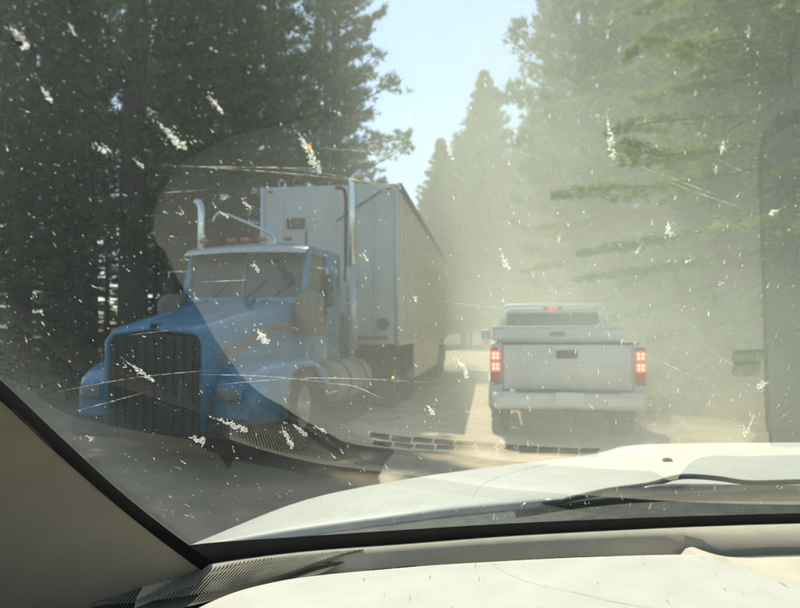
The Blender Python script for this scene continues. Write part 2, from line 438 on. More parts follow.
# lip
rows = []
for k, lo in enumerate(base_lo):
    p = P_lo[k]
    # matching pad edge position
    best = min(E3, key=lambda q: abs(q.x - p.x*.96) + .0*abs(q.y-p.y))
    gap = max(p.y - best.y, .02)
    q1 = Vector((best.x + (p.x-best.x)*.86, best.y + gap*.86, 1.130))
    q0 = Vector((best.x + (p.x-best.x)*.80, best.y + gap*.80, 1.098))
    rows.append([p + Vector((0, .004, .0)), p + Vector((0, .002, .0)), p + Vector((0, -.004, -.003)), q1, q0])
MB().grid(rows).build('dash_lip', M['dash_lip'], pad)
rows = []
for p in E3:
    dz_ = -.034 + .026*float(smoothstep(.49, .53, p.x))
    rows.append([p + Vector((0, -.02, dz_)), p + Vector((0, .07, dz_)), p + Vector((0, .15, dz_ - .012))])
MB().grid(rows).build('vent_trough', M['dash_lip'], pad)
# defroster slots in the trough, two rows
slot_mesh = MB().box((0, 0, 0), (.034, .0150, .002)).mesh('vent_slot', M['slot'])
for row in range(2):
    for k in range(11):
        x = -.03 + k*.0385 + row*.004
        n_ = min(range(len(E3)), key=lambda w: abs(E3[w].x - x)); p, q = E3[n_], F3[n_]; f_ = (.30, .68)[row]
        o = link('vent_slot', slot_mesh, pad); o.location = (x, p.y + (q.y-p.y)*f_, p.z + (q.z-p.z)*f_ + .0008)
        o.rotation_euler = (math.atan2(q.z-p.z, max(q.y-p.y, .01)), 0, math.atan2(E3[n_+1].y-E3[n_-1].y, E3[n_+1].x-E3[n_-1].x))
# ribbed corner of the dash by the pillar
mb = MB()
for k in range(66):
    s = k/65; px = 95 + 235*s
    p0 = at_z(px + 5, 600 - 46*s + 9*math.sin(s*3.1), 1.128)
    q0 = at_z(px + 34, 566 - 20*s, 1.137)
    mb.tube([p0, q0], .0014, 4)
mb.build('ribs', M['ribbed'], pad)
# corner filler below ribs, groove shade put into its darker colour
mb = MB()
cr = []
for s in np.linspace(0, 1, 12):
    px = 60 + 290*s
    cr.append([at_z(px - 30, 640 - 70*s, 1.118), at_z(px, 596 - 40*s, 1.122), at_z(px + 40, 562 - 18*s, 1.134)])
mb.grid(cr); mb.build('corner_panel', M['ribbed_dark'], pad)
mb = MB(); mb.box((-.55, .72, 1.088), (1.0, .86, .02)); mb.box((.45, 1.24, .985), (2.9, .50, .02)); mb.build('reflection_blocker', M['blocker_dark'], pad)  # added dark panels, keep the lit road out of the glass reflection
# dark rounded storage tray on the passenger part of the dash
def rounded(cx, cy_, w, h, r, n=6):
    out = []
    for (sx, sy, a0) in ((1,1,0), (-1,1,90), (-1,-1,180), (1,-1,270)):
        for k in range(n+1):
            t = R(a0 + 90*k/n); out.append((cx + sx*(w/2-r) + r*math.cos(t), cy_ + sy*(h/2-r) + r*math.sin(t)))
    return out
mb = MB(); poly = [glass_inv(*p, ZP + .02)[:2] for p in ((769,445), (767,380), (766,260), (766,165), (770,145), (780,131), (796,123), (820,121), (1150,118), (1180,450))]
mb.prism([(x, y, ZP + .0105) for x, y in poly], (0, 0, .012))
tray = mb.build('storage_tray', M['tray'], pad); tray.rotation_euler = (0, 0, 0)
mb = MB(); mb.box((.615, .945, ZP + .006), (.045, .025, .014), ch=.004); mb.box((.615, .92, ZP + .005), (.055, .018, .010), ch=.003)
mb.build('dash_button', M['tray'], pad)

# cabin shell behind the camera: roof, back, sides (they shade the inside)
top = glass_at(AC, 1.25)
mb = MB(); xl, xr = AC - .74, AC + .74
mb.grid([[glass_at(AC-.84, 1.25), glass_at(AC, 1.26), glass_at(AC+.84, 1.25)], [(xl-.03, .0, top.z+.02), (AC, .0, top.z+.05), (xr+.03, .0, top.z+.02)], [(xl-.03, -.9, top.z), (AC, -.9, top.z+.04), (xr+.03, -.9, top.z)]])
mb.build('roof', M['headliner'], car)
mb = MB(); mb.box((AC, -.95, 1.1), (1.75, .05, 1.4), ch=.01); mb.build('rear_wall', M['headliner'], car)
for sx, nm in ((-1, 'door'), (1, 'door')):
    mb = MB(); x = AC + sx*.93
    mb.box((x, .1, .77), (.06, 2.1, .62), ch=.02)
    mb.build(nm, M['door_panel'], car)
mb = MB(); mb.box((AC, .1, .55), (1.9, 2.2, .06)); mb.build('floor_pan', M['tray'], car)
# right pillar
mb = MB(); mb.tube([glass_at(AC + half(-.16), -.16, -.03), glass_at(AC + half(1.2), 1.2, -.03)], .05, 8); mb.build('right_pillar', M['trim'], car)

# hood, fender edge and cowl outside the glass
Rr = lerp_list([(178,549,1.03), (215,540,1.035), (300,525,1.06), (400,511.5,1.09), (470,503,1.10), (600,492.5,1.105), (700,487,1.11), (800,483,1.11), (950,480,1.11), (1150,483,1.10), (1400,495,1.08)], 64)
Fr = lerp_list([(165,556,.98), (198,543,1.00), (300,500,1.03), (400,478.5,1.045), (480,467,1.06), (590,453,1.07), (640,443.5,1.085), (800,441.5,1.095), (950,442,1.095), (1150,448,1.085), (1400,462,1.05)], 64)
rows = []
for p, q in zip(Rr, Fr):
    a_ = at_z(*p); b_ = at_z(*q); row = [a_ + Vector((0, -.004, -.035)), a_ + Vector((0, 0, -.006)), a_ + Vector((0,.012,0))]
    for s in (.15, .3, .45, .6, .75, .88, 1.0):
        c = a_.lerp(b_, s); c.z += .006*math.sin(s*math.pi); row.append(c)
    dirv = Vector((b_.x-a_.x, b_.y-a_.y, 0)); dirv = dirv.normalized() if dirv.length > 1e-4 else Vector((0,1,0))
    row.append(b_ + dirv*.05 + Vector((0,0,-.012))); row.append(b_ + dirv*.12 + Vector((0,0,-.06))); row.append(b_ + dirv*.16 + Vector((0,0,-.35)))
    rows.append(row)
hood = MB().grid(rows).build('hood', M['white_paint'], car)
mb = MB(); nz = at_z(665, 461, 1.10); mb.box(nz, (.034, .03, .026), ch=.006, taper=.7); mb.build('washer_nozzle', M['slot'], hood)
rows = []
for k, p in enumerate(Rr):
    a_ = at_z(*p); rows.append([a_ + Vector((0, .012, -.012)), a_ + Vector((0, -.03, -.03)), Vector((a_.x*.92, a_.y-.12, a_.z-.06)), Vector((a_.x*.85, a_.y-.25, a_.z-.10))])
MB().grid(rows).build('cowl', M['cowl'], car)
# wiper resting low on the glass
wp = empty('wiper'); wp.parent = car
def gpath(px, off): return [at(x, y, 1.40 + off*2) for x, y in px]
MB().tube(gpath(lerp_list([(514,512), (600,500), (700,494), (820,490), (900,490)], 20), .012), .0075, 6).build('wiper_blade', M['rubber'], wp)
MB().tube(gpath(lerp_list([(535,505), (600,489.5), (646,483), (674,475.5), (695,475), (717,477), (748,481), (800,480), (880,482)], 30), .03), .0062, 6).build('wiper_arm', M['wiper'], wp)
MB().tube(gpath(lerp_list([(640,487), (656,484), (700,483.5), (745,484.5)], 10), .026), .0035, 6).build('wiper_highlight', M['clip_highlight'], wp)  # highlights along the wiper, shaped as pale tubes
MB().tube(gpath(lerp_list([(540,499), (575,496), (608,491)], 8), .03), .004, 6).build('wiper_highlight', M['clip_highlight'], wp)
MB().tube(gpath([(521,511), (521,504), (525,501)], .024), .0035, 6).build('wiper_clip', M['clip_highlight'], wp)
mb = MB(); rows = []
for x in np.linspace(600, 900, 20):
    rows.append([at(x, 487 - 4*math.sin((x-600)/300*3.1), 1.45), at(x, 499, 1.42)])
mb.grid(rows); mb.build('wiper_shield', M['wiper_dark'], wp)

# cracks, dried insects and scratches on the glass
def ribbon(px, w, off, mb=None):
    mb = mb or MB(); ps = [np.array(p, float) for p in px]; L, Rt = [], []
    for i, p in enumerate(ps):
        t = ps[min(i+1, len(ps)-1)] - ps[max(i-1, 0)]; t /= max(np.linalg.norm(t), 1e-6); nn = np.array((-t[1], t[0])); ww = w if np.isscalar(w) else w[i]
        L.append(glass_pt(*(p + nn*ww/2), off)); Rt.append(glass_pt(*(p - nn*ww/2), off))
    mb.grid([[a_, b_] for a_, b_ in zip(L, Rt)], False); return mb
ribbon(lerp_list([(471,498), (476,489), (483,483), (500,475), (525,468), (552,461.5), (555,460)], 24), 1.0, .001).build('crack', M['crack'], ws)
ribbon(lerp_list([(556,459.5), (600,451), (640,443), (680,435), (720,429), (742,427)], 24), 1.15, .001).build('crack', M['crack'], ws)
RS = np.random.RandomState(11)
def splat_angle(x): return np.interp(x, [0, 165, 300, 450, 612, 725, 800], [52, 42, 58, 62, 84, 108, 120])
def splat_shape(mb, x, y, L, w, ang, off, rs, ragged=.45):
    t = np.array((math.cos(R(ang)), math.sin(R(ang)))); nn = np.array((-t[1], t[0])); n = max(6, int(L/1.6))
    top_, bot = [], []
    for i in range(n+1):
        s = i/n; prof = (s**1.3)*(1-s)**.45*2.2 if L > 6 else math.sqrt(max(0, s*(1-s)))*2
        c = np.array((x, y)) + t*(s-.5)*L + nn*rs.randn()*w*.06
        top_.append(c + nn*w*.5*prof*(1+rs.randn()*ragged)); bot.append(c - nn*w*.5*prof*(1+rs.randn()*ragged))
    mb.grid([[glass_pt(*a_, off), glass_pt(*b_, off)] for a_, b_ in zip(top_, bot)], False)
big = [(307,150,46,12,60), (168,135,44,12,44), (213,103,26,5,52), (613,136,48,11,82), (671,229,20,9,84), (727,147,16,11,105), (262,338,20,14,55), (140,372,40,7,35),
       (10,33,34,16,52), (288,437,26,8,62), (198,440,18,11,20), (232,425,36,9,22), (462,368,26,8,62), (430,410,15,6,50), (505,262,22,9,70), (100,150,8,4,60),
       (40,92,24,7,55), (95,147,18,5,50), (103,148,14,4,45), (212,102,24,4,50), (338,112,7,5,60), (135,163,16,5,40), (255,268,14,4,60), (65,25,18,5,55),
       (410,120,16,4,75), (720,170,10,4,100), (756,28,14,4,95), (778,212,14,7,160), (762,385,16,9,150), (748,425,26,5,115), (742,430,16,6,80), (612,30,10,3,95),
       (365,258,12,4,55), (322,430,14,5,30), (300,430,20,6,35), (92,438,8,6,40), (500,440,10,4,60), (700,90,8,3,90), (640,250,12,3,120), (690,262,10,4,150),
       (560,240,7,4,85), (450,150,22,5,65), (372,155,20,5,62), (486,80,14,3,75), (415,300,10,4,58), (245,205,12,5,42), (180,212,9,3,60), (222,215,14,3,40)]
for k, (x, y, L, w, ang) in enumerate(big):
    mb = MB(); splat_shape(mb, x, y, L, w*.72, ang, .0016, RS)
    t = np.array((math.cos(R(ang)), math.sin(R(ang))))
    for j in range(int(L/2.6)):                                    # spatter round it
        q = np.array((x, y)) - t*RS.rand()*L*.75 + RS.randn(2)*w*.45 + t*L*.2
        splat_shape(mb, q[0], q[1], 1.0+RS.rand()*2.8, .5+RS.rand()*.8, ang + RS.randn()*20, .0015, RS)
    mb.build('insect_splat', M['splat'], ws)
o = MB(); splat_shape(o, 8, 38, 16, 9, 40, .0022, RS, .2); o.build('insect_stain', M['redspot'], ws)
o = MB(); splat_shape(o, 393, 379, 3, 3, 0, .0022, RS, .1); o.build('insect_stain', M['yolk'], ws)
o = MB(); splat_shape(o, 308, 147, 6, 4, 60, .0024, RS, .1); o.build('insect_stain', M['yolk'], ws)
mb = MB()
for k in range(3200):
    x = RS.uniform(-30, 830); y = RS.uniform(-20, 520)
    if y > 378 + x*.85: continue
    L = min(RS.exponential(.9)**1.5 + .6, 9); splat_shape(mb, x, y, L, .32 + L*.11 + RS.rand()*.3, splat_angle(x) + RS.randn()*16, .0012, RS, .3)
o = mb.build('insect_specks', M['splat'], ws); o['kind'] = 'stuff'
# thin dried smears left by the wiper
mb = MB()
for (x0, y0, x1, y1, sag, w, n) in ((160,164,410,186,-2,1.0,1), (262,165,400,190,-3,.8,1), (170,166,330,168,0,1.3,1), (315,147,420,160,-2,.9,1), (60,392,210,371,-3,1.0,1), (75,412,150,392,0,.9,1),
        (200,375,330,383,-2,1.2,1), (220,385,345,379,-2,.9,1), (290,378,430,383,-1,1.0,1), (330,384,380,398,-4,1.6,1), (640,165,722,196,0,1.1,1), (650,172,745,208,2,.9,1), (720,158,748,172,0,1.2,1),
        (638,352,712,386,0,1.0,1), (712,353,742,372,0,1.1,1), (440,302,520,312,0,.9,1), (200,283,250,281,0,.9,1), (180,330,130,336,0,.8,1), (205,190,160,193,0,.8,1)):
    for _ in range(n):
        m_ = ((x0+x1)/2, (y0+y1)/2 + sag); pts = lerp_list([(x0,y0), m_, (x1,y1)], 16)
        ribbon(pts, [w*(.25 + .75*math.sin(i/15*math.pi))*(.5+RS.rand()*.7) for i in range(16)], .0013, mb)
o = mb.build('wiper_smears', M['scratch'], ws); o['kind'] = 'stuff'

# ------------------------------------------------------------------ blue truck tractor
M['blue'] = mat('blue_paint', (.050, .20, .33), .42, noise=.18, nscale=3, coat=.5)
M['stripe'] = mat('tan_stripe', (.22, .14, .075), .6)
M['chrome'] = mat('dusty_chrome', (.62, .64, .64), .22, metal=.9, noise=.2, nscale=10)
M['steel'] = mat('brushed_steel', (.50, .52, .50), .38, metal=.6, noise=.25, nscale=12)
M['grille'] = mat('grille_black', (.020, .020, .018), .6, noise=.3, nscale=10)
M['dark_glass'] = mat('dark_glass', (.035, .042, .038), .06, spec=.6)
M['amber'] = mat('amber_lens', (.42, .10, .025), .3)
M['tyre'] = mat('tyre', (.042, .038, .032), .9, noise=.3, nscale=15)
M['hub'] = mat('hub', (.42, .41, .37), .5, metal=.3, noise=.3, nscale=15)
M['chassis'] = mat('chassis', (.038, .034, .028), .8, noise=.4, nscale=8)
M['headlamp'] = mat('headlamp_glass', (.16, .17, .16), .25)
M['dusty_brown'] = mat('dusty_brown', (.17, .145, .105), .7, noise=.3, nscale=9)
M['dusty_tank'] = mat('dusty_tank', (.34, .32, .26), .55, metal=.2, noise=.3, nscale=7)
M['seat_dark'] = mat('dark_interior', (.03, .028, .025), .9)

YAW_T = R(-13.5)
truck = empty('semi_truck', (-2.72, 7.25, 0.03), YAW_T)
tag(truck, 'dusty blue semi truck tractor with long hood and tall exhaust stacks, facing the viewer', 'truck')
# hood: lofted sections from nose to cowl; local x to picture right, y backwards
def hood_sec(y, hw, zt, zb, crown):
    out = []
    for t in np.linspace(-1, 1, 17):
        sx = math.copysign(min(1, abs(t)*1.55), t) if abs(t) < .645 else math.copysign(1, t)
        if abs(t) < .645:
            u = t/.645; out.append(Vector((hw*.93*u, y, zt + crown*(1-u*u))))
        elif abs(t) < .72: out.append(Vector((math.copysign(hw*.985, t), y, zt - .03)))
        else:
            u = (abs(t)-.72)/.28; out.append(Vector((math.copysign(hw, t), y, zt - .08 - (zt-.08-zb)*u)))
    return out
hs = [hood_sec(.0, .60, 1.46, .72, .05), hood_sec(.06, .63, 1.51, .70, .055), hood_sec(.5, .67, 1.60, .72, .06), hood_sec(1.0, .72, 1.70, .75, .065), hood_sec(1.5, .78, 1.79, .80, .07), hood_sec(2.05, .86, 1.88, .85, .07)]
hood_t = MB().grid(hs).build('hood', M['blue'], truck)
for sx in (-1, 1):                                                   # tan pin stripes along the hood flank
    for dz in (0, .075):
        pts = [(sx*.655, .25, 1.22-dz), (sx*.70, .7, 1.36-dz), (sx*.775, 1.3, 1.53-dz), (sx*.855, 1.95, 1.60-dz)]
        pts = [Vector(p) for p in lerp_list(pts, 12)]
        MB().grid([[p + Vector((sx*.006,0,.02)), p + Vector((sx*.006,0,-.02))] for p in pts]).build('pin_stripe', M['stripe'], hood_t)
    MB().tube([Vector((sx*.30, .12, 1.545)), Vector((sx*.36, .8, 1.705)), Vector((sx*.46, 1.9, 1.915))], .018, 6).build('hood_crease', M['blue'], hood_t)
# grille with surround and bars
gr = MB().prism([(-.56, -.02, .36), (.56, -.02, .36), (.56, -.02, 1.36), (.50, -.02, 1.42), (0, -.02, 1.46), (-.50, -.02, 1.42), (-.56, -.02, 1.36)], (0, .05, 0)).build('grille', M['grille'], truck)
for k in range(9):
    x = -.48 + k*.12
    MB().box((x, -.035, .90), (.012, .02, 1.02)).build('grille_bar', M['chassis'], gr)
fr = MB(); fr.tube([(-.60,-.01,.40), (-.60,-.01,1.36), (-.52,-.01,1.46), (0,-.01,1.52), (.52,-.01,1.46), (.60,-.01,1.36), (.60,-.01,.40)], .035, 8)
fr.build('grille_surround', M['blue'], gr)
MB().box((0, .02, 1.535), (.10, .16, .05), ch=.02).build('hood_ornament', M['seat_dark'], hood_t)
# fenders
def fender(sx):
    rows = []
    for t in np.linspace(0, 1, 15):
        y = .12 + 2.1*t
        zt = .98 + .12*math.sin(min(1, t*1.3)*math.pi*.5) if t < .8 else 1.10 - .35*((t-.8)/.2)**2
        zt = np.interp(t, [0, .06, .2, .5, .75, .9, 1], [.80, .98, 1.10, 1.16, 1.14, 1.02, .80])
        zb = np.interp(t, [0, .30, .34, .5, .75, .97, 1], [.46, .46, .95, 1.04, 1.02, .62, .60])
        hw0 = .62 + .2*t; hw1 = np.interp(t, [0, .1, .3, 1], [1.08, 1.20, 1.27, 1.27])
        rows.append([Vector((sx*hw0, y, zt+.02)), Vector((sx*(hw0*.4+hw1*.6), y, zt)), Vector((sx*(hw1-.05), y, zt-.02)), Vector((sx*hw1, y, zt-.07)), Vector((sx*hw1, y, min(zb, zt-.08))), Vector((sx*(hw1-.03), y, min(zb, zt-.08)-.01))])
    mb = MB(); mb.grid(rows)
    r0 = rows[0]; mb.add([r0[0], r0[1], r0[2], r0[3], r0[4], Vector((sx*.62, .12, .46))], [(0,1,2,3,4,5)])
    f = mb.build('fender', M['blue'], truck)
    m2 = MB(); m2.box((sx*.86, .09, .80), (.30, .08, .20), ch=.03); hl = m2.build('headlight', M['blue'], truck)
    MB().box((sx*.86, .04, .80), (.25, .02, .15), ch=.008).build('lens', M['headlamp'], hl)
    return f
for sx in (-1, 1): fender(sx)
MB().box((0, .06, .40), (2.20, .14, .24), ch=.05).build('bumper', M['grille'], truck)
def wheel(name, x, y, r, w, parent, sx):
    wh = empty(name, (x, y, r - .02)); wh.parent = parent
    h = w/2
    MB().lathe((0,0,0), (sx,0,0), [(-h, r*.55), (-h, r*.92), (-h*.8, r), (h*.8, r), (h, r*.92), (h, r*.58), (h*.55, r*.54), (-h, r*.54)], 30).build('tyre', M['tyre'], wh)
    MB().lathe((0,0,0), (sx,0,0), [(h*.55, r*.56), (h*.7, r*.5), (h*.25, r*.42), (h*.3, r*.2), (h*1.15, r*.17), (h*1.2, 0)], 24).build('rim', M['hub'], wh)
    return wh
for sx in (-1, 1): wheel('wheel', sx*1.08, 1.42, .53, .30, truck, sx)
for sx in (-1, 1):
    for y in (6.2, 7.5): wheel('wheel', sx*.98, y, .53, .52, truck, sx)
# cab
cab_hw = .96
sec = [(2.02, 1.85), (2.10, 1.95), (2.42, 2.66), (2.60, 2.76), (3.50, 2.80)]
mb = MB(); yb = 3.52
for sx in (-1, 1):
    x = sx*cab_hw
    pass
def cab_frame():
    mb = MB()
    zt = 2.72
    # lower body
    mb.box((0, 2.80, 1.40), (2*cab_hw, 1.50, 1.02), ch=.04)
    # roof, slightly crowned
    rows = []
    for y, z, k in ((2.20, 2.66, .93), (2.30, 2.73, .95), (2.6, 2.78, .97), (3.1, 2.80, .97), (3.5, 2.78, .96), (3.55, 2.70, .96)):
        rows.append([Vector((cab_hw*k*t, y, z - .08*abs(t)**4 + .03*(1-t*t))) for t in np.linspace(-1, 1, 11)])
    mb.grid(rows)
    rows = []
    for y, k in ((2.26, .93), (3.5, .95)):
        rows.append([Vector((cab_hw*k*t, y, 2.60)) for t in (-1, 1)])
    mb.grid(rows)
    # pillars
    for sx in (-1, 1):
        mb.tube([(sx*cab_hw*.97, 2.06, 1.88), (sx*cab_hw*.93, 2.26, 2.66)], .055, 6)
        mb.tube([(sx*cab_hw*.97, 2.98, 1.88), (sx*cab_hw*.95, 2.98, 2.68)], .05, 6)
        mb.box((sx*cab_hw*.95, 3.30, 2.28), (.07, .56, .88), ch=.02)
        mb.box((sx*cab_hw*.945, 2.62, 2.645), (.06, .78, .13), ch=.02)
    mb.box((0, 2.06, 1.90), (1.86, .10, .12), ch=.03)
    mb.box((0, 3.52, 2.28), (1.82, .05, .90), ch=.02)
    return mb
cab = cab_frame().build('cab', M['blue'], truck)
mb = MB(); mb.grid([[(-.88, 2.09, 1.95), (0, 2.03, 1.95), (.88, 2.09, 1.95)], [(-.86, 2.25, 2.62), (0, 2.20, 2.62), (.86, 2.25, 2.62)]])
wsh = mb.build('windshield', M['dark_glass'], truck)
MB().tube([(0, 2.02, 1.94), (0, 2.19, 2.63)], .018, 6).build('centre_post', M['blue'], wsh)
for dx in (-.5, .05, .45):
    MB().tube([(dx, 2.03, 1.93), (dx+.30, 2.10, 2.22)], .012, 5).build('wiper', M['grille'], wsh)
mb = MB(); rows = []
for t in np.linspace(-1, 1, 13):                                     # polished sun visor over the glass
    x = .95*t; yb_ = 2.20 + .10*t*t
    rows.append([Vector((x, yb_+.02, 2.735-.03*t*t)), Vector((x, yb_-.13, 2.70-.03*t*t)), Vector((x, yb_-.25, 2.60-.02*t*t)), Vector((x, yb_-.245, 2.595-.02*t*t))])
mb.grid(rows); mb.build('sun_visor', M['steel'], truck)
for x in (-.80, -.34, -.12, .14, .55):
    MB().box((x, 2.36, 2.83), (.12, .10, .06), ch=.02).build('marker_light', M['amber'], truck)
for sx in (-1, 1):
    mb = MB(); mb.box((sx*(cab_hw+.006), 2.72, 1.45), (.03, .80, .96), ch=.012)
    dr = mb.build('door', M['blue'], truck)
    mb = MB(); mb.grid([[(sx*.935, 2.14, 1.95), (sx*.925, 2.94, 1.95)], [(sx*.905, 2.30, 2.58), (sx*.905, 2.94, 2.58)]]); mb.build('window', M['dark_glass'], dr)
    MB().box((sx*(cab_hw+.03), 2.98, 1.62), (.03, .14, .04), ch=.01).build('handle', M['chrome'], dr)
    # mirror on arms
    mi = MB(); mi.box((sx*1.24, 2.12, 2.05), (.19, .06, .46), ch=.02); mo = mi.build('mirror', M['seat_dark'], truck)
    mb = MB(); mb.tube([(sx*.95, 2.18, 2.36), (sx*1.24, 2.14, 2.36), (sx*1.24, 2.14, 1.72), (sx*.97, 2.18, 1.72)], .014, 6); mb.build('mirror_arm', M['chrome'], mo)
    # air cleaner canister on the cowl
    ac = MB(); ac.lathe((sx*1.06, 1.98, 1.42), (0,0,1), [(0, .02), (0, .19), (.04, .21), (.50, .21), (.56, .17), (.60, .08), (.60, .0)], 20); ac.build('air_cleaner', M['dusty_brown'], truck)
    # fuel tank and steps
    ft = MB(); ft.lathe((sx*.98, 2.7, .72), (0,1,0), [(0, 0), (0, .29), (.04, .32), (1.5, .32), (1.54, .29), (1.54, 0)], 24); tk = ft.build('fuel_tank', M['dusty_tank'], truck)
    for y in (3.0, 3.8): MB().lathe((sx*.98, y, .72), (0,1,0), [(0, .325), (0, .335), (.06, .335), (.06, .325)], 24).build('tank_strap', M['chassis'], tk)
    MB().box((sx*1.12, 2.35, .62), (.30, .44, .06), ch=.015).build('step', M['chrome'], truck)
    # exhaust stack with perforated shield and swept tip
    sy = 3.72; sxx = sx*1.10
    if sx < 0: sxx, sy = -1.08, 2.75
    st = MB(); st.tube([(sxx, sy, .9), (sxx, sy, 3.66), (sxx, sy, 3.86), (sxx-.02, sy-.01, 3.97), (sxx-.07*(-sx), sy-.02, 4.05), (sxx-.16*(-sx), sy-.03, 4.08)] if sx > 0 else
            [(sxx, sy, .9), (sxx, sy, 3.32), (sxx-.005, sy, 3.42), (sxx-.05, sy, 3.51), (sxx-.10, sy, 3.54)], .062 if sx > 0 else .055, 12)
    so = st.build('exhaust_stack', M['chrome'], truck)
    MB().lathe((sxx, sy, 1.2), (0,0,1), [(0, .08), (0, .105), (1.35 if sx > 0 else 1.1, .105), (1.35 if sx > 0 else 1.1, .08)], 16).build('heat_shield', M['steel'], so)
MB().tube([(.98, 3.74, 2.3), (.98, 3.74, 3.70), (.95, 3.74, 3.82), (.88, 3.74, 3.86), (.80, 3.74, 3.86)], .030, 8).build('intake_pipe', M['chassis'], truck)
MB().tube([Vector(p) for p in lerp_list([(-.92, 2.8, 3.19), (-.84, 2.8, 3.32), (-.70, 2.82, 3.32), (-.45, 2.85, 3.22), (.05, 2.9, 2.98), (.1, 2.9, 2.82)], 20)], .022, 8).build('roof_rail', M['chrome'], truck)
MB().tube([(.62, 2.9, 2.80), (.62, 2.9, 3.02)], .012, 6).build('antenna', M['grille'], truck)
mb = MB(); mb.box((0, 4.6, .82), (.86, 7.4, .26)); mb.box((0, 6.8, 1.08), (.9, 1.1, .16), ch=.03); mb.build('chassis_frame', M['chassis'], truck)
mb = MB(); mb.box((0, 3.9, 1.35), (1.7, .5, .9), ch=.05); mb.build('headache_rack', M['chassis'], truck)
for sx in (-1, 1): MB().box((sx*.98, 8.15, .72), (.56, .02, .62)).build('mud_flap', M['grille'], truck)
MB().box((.76, 1.86, 1.20), (.06, .24, .26), ch=.02).build('side_lamp', M['amber'], truck)

# ------------------------------------------------------------------ chip trailer
M['trailer_front'] = mat('trailer_front_paint', (.50, .51, .47), .6, noise=.15, nscale=2.0)
M['trailer_side'] = mat('trailer_side_airlight', (.74, .69, .53), .65, color2=(.62, .56, .42), nscale=1.2)  # lighter and beiger than the front: dusty airlight put into the colour
M['trailer_trim'] = mat('trailer_trim', (.10, .095, .080), .7)
tr = empty('chip_trailer', (-1.31, 11.88, 0.03), R(-7.8))
tag(tr, 'tall pale box trailer hitched behind the blue truck, ribbed side paled by dusty air', 'trailer')
TW, TL, TZ0, TZ1 = 1.30, 13.0, 1.25, 4.17
mb = MB(); mb.box((0, .03, (TZ0+TZ1)/2), (2*TW-.02, .06, TZ1-TZ0), ch=.015); fp = mb.build('front_panel', M['trailer_front'], tr)
MB().lathe((1.02, -.03, 1.62), (0,-1,0), [(0, .0), (.02, .11), (.03, .11), (.04, .06), (.04, 0)], 18).build('air_coupling', M['trailer_trim'], fp)
MB().box((0, -.03, TZ0+.12), (2.2, .05, .06), ch=.01).build('hose_rail', M['trailer_trim'], fp)
MB().box((-.62, -.02, 3.48), (.34, .04, .20), ch=.01).build('vent_plate', M['trailer_trim'], fp)
MB().tube([(.15, -.03, 3.50), (1.0, -.03, 4.05)], .014, 6).build('tarp_cable', M['trailer_trim'], fp)
for x in (-.86, -.43, 0, .43, .86): MB().box((x, -.006, 2.75), (.035, .014, 2.7), ch=.003).build('panel_seam', M['trailer_front'], fp)
for sx in (-1, 1):
    MB().box((sx*(TW-.03), -.008, 2.71), (.07, .03, 2.9), ch=.01).build('corner_post', M['steel'], fp)
    MB().box((sx*1.12, -.02, 4.08), (.10, .03, .04), ch=.01).build('marker_light', M['amber'], fp)
for sx in (-1, 1):
    mb = MB(); mb.box((sx*(TW-.02), TL/2, (TZ0+TZ1)/2), (.04, TL, TZ1-TZ0))
    sp = mb.build('side_wall', M['trailer_side'], tr)
    mb = MB(); mb.prism([(sx*(TW-.03), 2.4, TZ0), (sx*(TW-.03), 2.5, .48), (sx*(TW-.03), 9.0, .48), (sx*(TW-.03), 9.6, TZ0)], (sx*.03, 0, 0)); mb.build('belly', M['trailer_side'], tr)
    rib = MB().box((0, 0, 0), (.035, .05, TZ1-TZ0-.24), ch=.008).mesh('side_rib', M['trailer_side'])
    for k in range(27):
        o = link('side_rib', rib, sp); o.location = (sx*(TW+.012), .28 + k*.48, (TZ0+TZ1)/2 - .02)
    MB().box((sx*(TW+.02), TL/2, TZ1-.06), (.07, TL+.02, .13), ch=.01).build('top_rail', M['trailer_trim'], sp)
    MB().box((sx*(TW+.015), TL/2, TZ0+.03), (.06, TL, .10), ch=.01).build('lower_rail', M['trailer_side'], sp)
    MB().tube([(sx*.9, 2.1, .15), (sx*.9, 2.1, TZ0)], .06, 8).build('landing_leg', M['chassis'], tr)
    for y in (10.6, 11.9): wheel('wheel', sx*1.0, y, .52, .52, tr, sx)
    MB().box((sx*1.0, 12.7, .70), (.58, .02, .6)).build('mud_flap', M['grille'], tr)
MB().box((0, TL-.03, (TZ0+TZ1)/2), (2*TW-.09, .06, TZ1-TZ0-.02)).build('rear_door', M['trailer_front'], tr)
MB().box((0, TL/2, TZ0-.05), (2*TW-.1, TL-.1, .1)).build('floor', M['chassis'], tr)
MB().box((0, TL/2, TZ1-.03), (2*TW-.09, TL-.1, .02)).build('tarp', M['trailer_trim'], tr)
mb = MB(); mb.box((0, 11.3, .85), (1.0, 3.2, .5)); mb.build('axle_frame', M['chassis'], tr)

# ------------------------------------------------------------------ pickup ahead
M['pick_white'] = mat('pickup_white', (.60, .61, .58), .38, color2=(.50, .48, .41), nscale=2.2, coat=.3)
M['pick_glass'] = mat('pickup_glass', (.05, .055, .05), .08)
M['brake'] = mat('brake_lens_lit', (.6, .03, .02), .3, emit=(1.0, .07, .045), estr=1.7)
M['led'] = mat('brake_led', (.9, .3, .25), .3, emit=(1.0, .40, .30), estr=2.6)
M['lens_off'] = mat('tail_lens', (.33, .045, .035), .25)
M['plate'] = mat('plate_white', (.62, .63, .60), .5)
M['dull_black'] = mat('black_plastic', (.03, .03, .028), .75)
pk = empty('pickup_truck', (2.20, 8.60, 0.03), R(-8.5))
tag(pk, 'dusty white pickup with lit red brake lights driving ahead in the dust', 'pickup')
HW = 1.0
